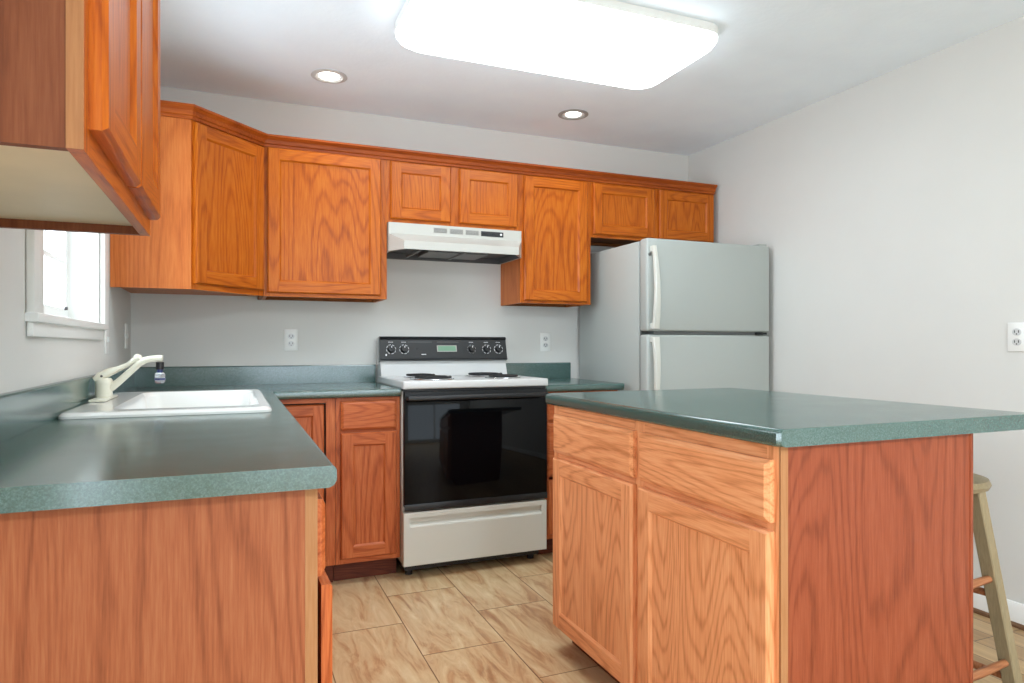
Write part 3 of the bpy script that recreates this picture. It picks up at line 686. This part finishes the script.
for x in (.535, .585): MB().box(x - .012, x + .012, -.006, -.002, .118, .128, bev=.001).build('rocker', 'black', sw, smooth=False)
MB().cyl((.63, -.003, .123), .006, .003, 'y', n=16).build('badge', 'mark', sw)

# ------------------------------------------------------------------ refrigerator
FX0, FX1, FYF = 2.505, 3.345, -.80
t = thing('refrigerator', 'white top-freezer refrigerator in the right corner beyond the island', 'refrigerator', (FX0, FYF, 0))
fw = FX1 - FX0
MB().box(.002, fw - .002, .085, .765, .03, 1.692, bev=.006).build('cabinet_body', 'fridge', t)
MB().box(.012, fw - .012, .072, .088, .1, 1.688).build('gasket', 'gasket', t, smooth=False)
MB().box(.03, fw - .03, .06, .1, .012, .095).build('toe_grille', 'gasket', t, smooth=False)
for x in (.06, fw - .06):
    for y in (.14, .7): MB().cyl((x, y, .0155), .02, .031, n=16).build('foot', 'black', t)
fd = MB().box(0, fw, 0, .073, 1.203, 1.70, bev=.012, seg=3).build('freezer_door', 'fridge', t)
rd = MB().box(0, fw, 0, .073, .1, 1.184, bev=.012, seg=3).build('refrigerator_door', 'fridge', t)
MB().box(.05, fw - .04, .012, .07, 1.186, 1.2015).build('door_gap', 'gasket', t, smooth=False)
# long bowed grip handles at the left edge
def grip(z0, z1, wide_low, par):
    mb = MB(); n = 14; rings = []
    for i in range(n + 1):
        k = i / n; z = z0 + (z1 - z0) * k; kk = k if not wide_low else 1 - k
        out = .012 + .040 * math.sin(math.pi * min(1, .12 + .88 * (1 - kk) * 1)) ** .8 if False else .014 + .036 * math.sin(math.pi * (.08 + .84 * k)) ** .7
        wd = .022 + .020 * kk
        rings.append(([(.018, -out + .012), (.018, -out), (.022, -out - .006), (.018 + wd - .006, -out - .006), (.018 + wd, -out), (.018 + wd, -out + .012)], z))
    tt = bmesh.new(); R = [[tt.verts.new((x, y, z)) for x, y in p] for p, z in rings]
    for a, b in zip(R, R[1:]):
        for k in range(6): tt.faces.new((a[k], a[(k + 1) % 6], b[(k + 1) % 6], b[k]))
    tt.faces.new(R[0]); tt.faces.new(R[-1])
    mb.merge(tt)
    mb.box(.019, .04, -.016, .004, z0, z0 + .03, bev=.003).box(.019, .04, -.016, .004, z1 - .03, z1, bev=.003)
    return mb.build('handle', 'bone', par)
grip(1.215, 1.655, True, fd); grip(.70, 1.172, False, rd)
MB().cyl((.016, -.001, 1.612), .009, .004, 'y', n=20).build('badge', 'grey', fd)
MB().box(fw - .07, fw - .015, .01, .07, 1.70, 1.712, bev=.003).build('hinge_cap', 'fridge', t)
MB().box(fw - .1, fw - .025, -.002, .05, 1.188, 1.1995).build('hinge', 'black', t, smooth=False)

# ------------------------------------------------------------------ ceiling lights
t = thing('ceiling_light', 'long rounded glowing acrylic fluorescent light mounted on the ceiling', 'ceiling light', (1.715, -1.325, H))
hx, hy = .63, .285
rg = []
for sx_, z, r in ((-.006, -.034, .09), (.0, -.040, .09), (.0, -.050, .09), (-.012, -.070, .09), (-.035, -.086, .09), (-.08, -.096, .09), (-.16, -.099, .06)):
    rg.append((rrect(-hx - sx_, hx + sx_, -hy - sx_, hy + sx_, r), z))
mb = MB(); mb.merge(loft(rg)); mb.build('diffuser', 'lens', t)
MB().prism(rrect(-hx - .004, hx + .004, -hy - .004, hy + .004, .09), -.036, -.0005).build('mounting_pan', 'trim', t, smooth=False)
def downlight(x, y, lab, baf, bulbz, br, power):
    t = thing('recessed_downlight', lab, 'ceiling light', (x, y, H), 0, 'recessed ceiling downlights')
    MB().lathe([(.062, -.0005), (.085, -.0005), (.086, -.003), (.080, -.006), (.066, -.006), (.062, -.002)]).build('trim_ring', baf, t)
    MB().lathe([(.063, -.003), (.055, .03), (.05, .05), (0, .05)]).build('baffle', baf, t)
    MB().lathe([(0, bulbz), (br * .6, bulbz + .001), (br, bulbz + .006), (br, bulbz + .03), (0, bulbz + .03)]).build('bulb', 'bulb', t)
    l = bpy.data.lights.new('downlight_lamp', 'SPOT'); l.energy = power; l.spot_size = math.radians(120); l.spot_blend = .7; l.shadow_soft_size = .05; l.color = (1, .95, .88)
    o = bpy.data.objects.new('downlight_lamp', l); COL.objects.link(o); o.location = (x, y, H - .015)
downlight(.905, -.462, 'bright white recessed downlight over the wide left wall cabinet', 'baffle', -.010, .048, 7)
downlight(2.255, -.435, 'small grey-ringed recessed downlight over the narrow cabinet beside the refrigerator', 'baffle_grey', -.008, .044, 5)

# ------------------------------------------------------------------ outlets
def outlet(lab, loc, rz, duplex=True):
    t = thing('wall_outlet' if duplex else 'wall_switch', lab, 'outlet' if duplex else 'switch', loc, rz)
    MB().box(-.036, .036, -.006, -.0003, -.058, .058, bev=.002).build('cover_plate', 'trim', t)
    if duplex:
        for z in (-.02, .02):
            o = MB().prism([(.017 * math.cos(a), z + .0145 * math.sin(a)) for a in [k * math.pi / 10 for k in range(20)]], -.0085, -.005, axis='y').build('socket', 'white', t, smooth=False)
            MB().box(-.009, -.006, -.0092, -.008, z - .003, z + .007).box(.006, .009, -.0092, -.008, z - .003, z + .007).cyl((0, -.0086, z - .008), .0028, .0012, 'y', n=10).build('slots', 'slot', o, smooth=False)
    else:
        MB().box(-.005, .005, -.012, -.005, -.011, .011, bev=.001).build('toggle', 'white', t, smooth=False)
    return t
outlet('white duplex outlet on the back wall left of the range, above the green backsplash', (.762, 0, 1.155), 0)
outlet('white duplex outlet on the back wall right of the range, near the refrigerator', (2.284, 0, 1.148), 0)
outlet('white duplex outlet on the right wall at the photo edge above the island', (W, -2.11, 1.159), math.radians(-90))
outlet('white toggle switch on the left wall just below the window corner', (0, -.70, 1.15), math.radians(90), False)
outlet('white switch plate on the left wall closest to the room corner', (0, -.17, 1.17), math.radians(90), False)

# ------------------------------------------------------------------ bar stool
t = thing('bar_stool', 'round-seated wooden bar stool with splayed legs half hidden beside the island', 'stool', (2.412, -2.43, 0), math.radians(6))
MB().lathe([(0, .705), (.135, .705), (.15, .71), (.156, .722), (.15, .736), (.13, .742), (.05, .739), (0, .738)]).build('seat', 'stoolwood', t)
def leg_at(sx_, sy_, z): k = 1 - z / .707; return Vector((sx_ * (.085 + .085 * k), sy_ * (.085 + .085 * k), z))
for sx_ in (-1, 1):
    for sy_ in (-1, 1):
        a, b = leg_at(sx_, sy_, .001), leg_at(sx_, sy_, .706); h = .0195
        tt = bmesh.new(); R = []
        for p in (a, b): R.append([tt.verts.new((p.x + q * h, p.y + r * h, p.z)) for q, r in ((-1, -1), (1, -1), (1, 1), (-1, 1))])
        for k in range(4): tt.faces.new((R[0][k], R[0][(k + 1) % 4], R[1][(k + 1) % 4], R[1][k]))
        tt.faces.new(R[0]); tt.faces.new(R[1]); bmesh.ops.bevel(tt, geom=[e for e in tt.edges], offset=.003, segments=1, affect='EDGES')
        mb = MB(); mb.merge(tt); mb.build('leg', 'stoolwood', t)
for z, ax in ((.20, 'x'), (.44, 'x'), (.15, 'y'), (.39, 'y')):
    for s_ in (-1, 1):
        p, q = (leg_at(-1, s_, z), leg_at(1, s_, z)) if ax == 'x' else (leg_at(s_, -1, z), leg_at(s_, 1, z))
        MB().tube([p, p.lerp(q, .5), q], [.010, .0125, .010], n=12).build('rung', 'rung', t)
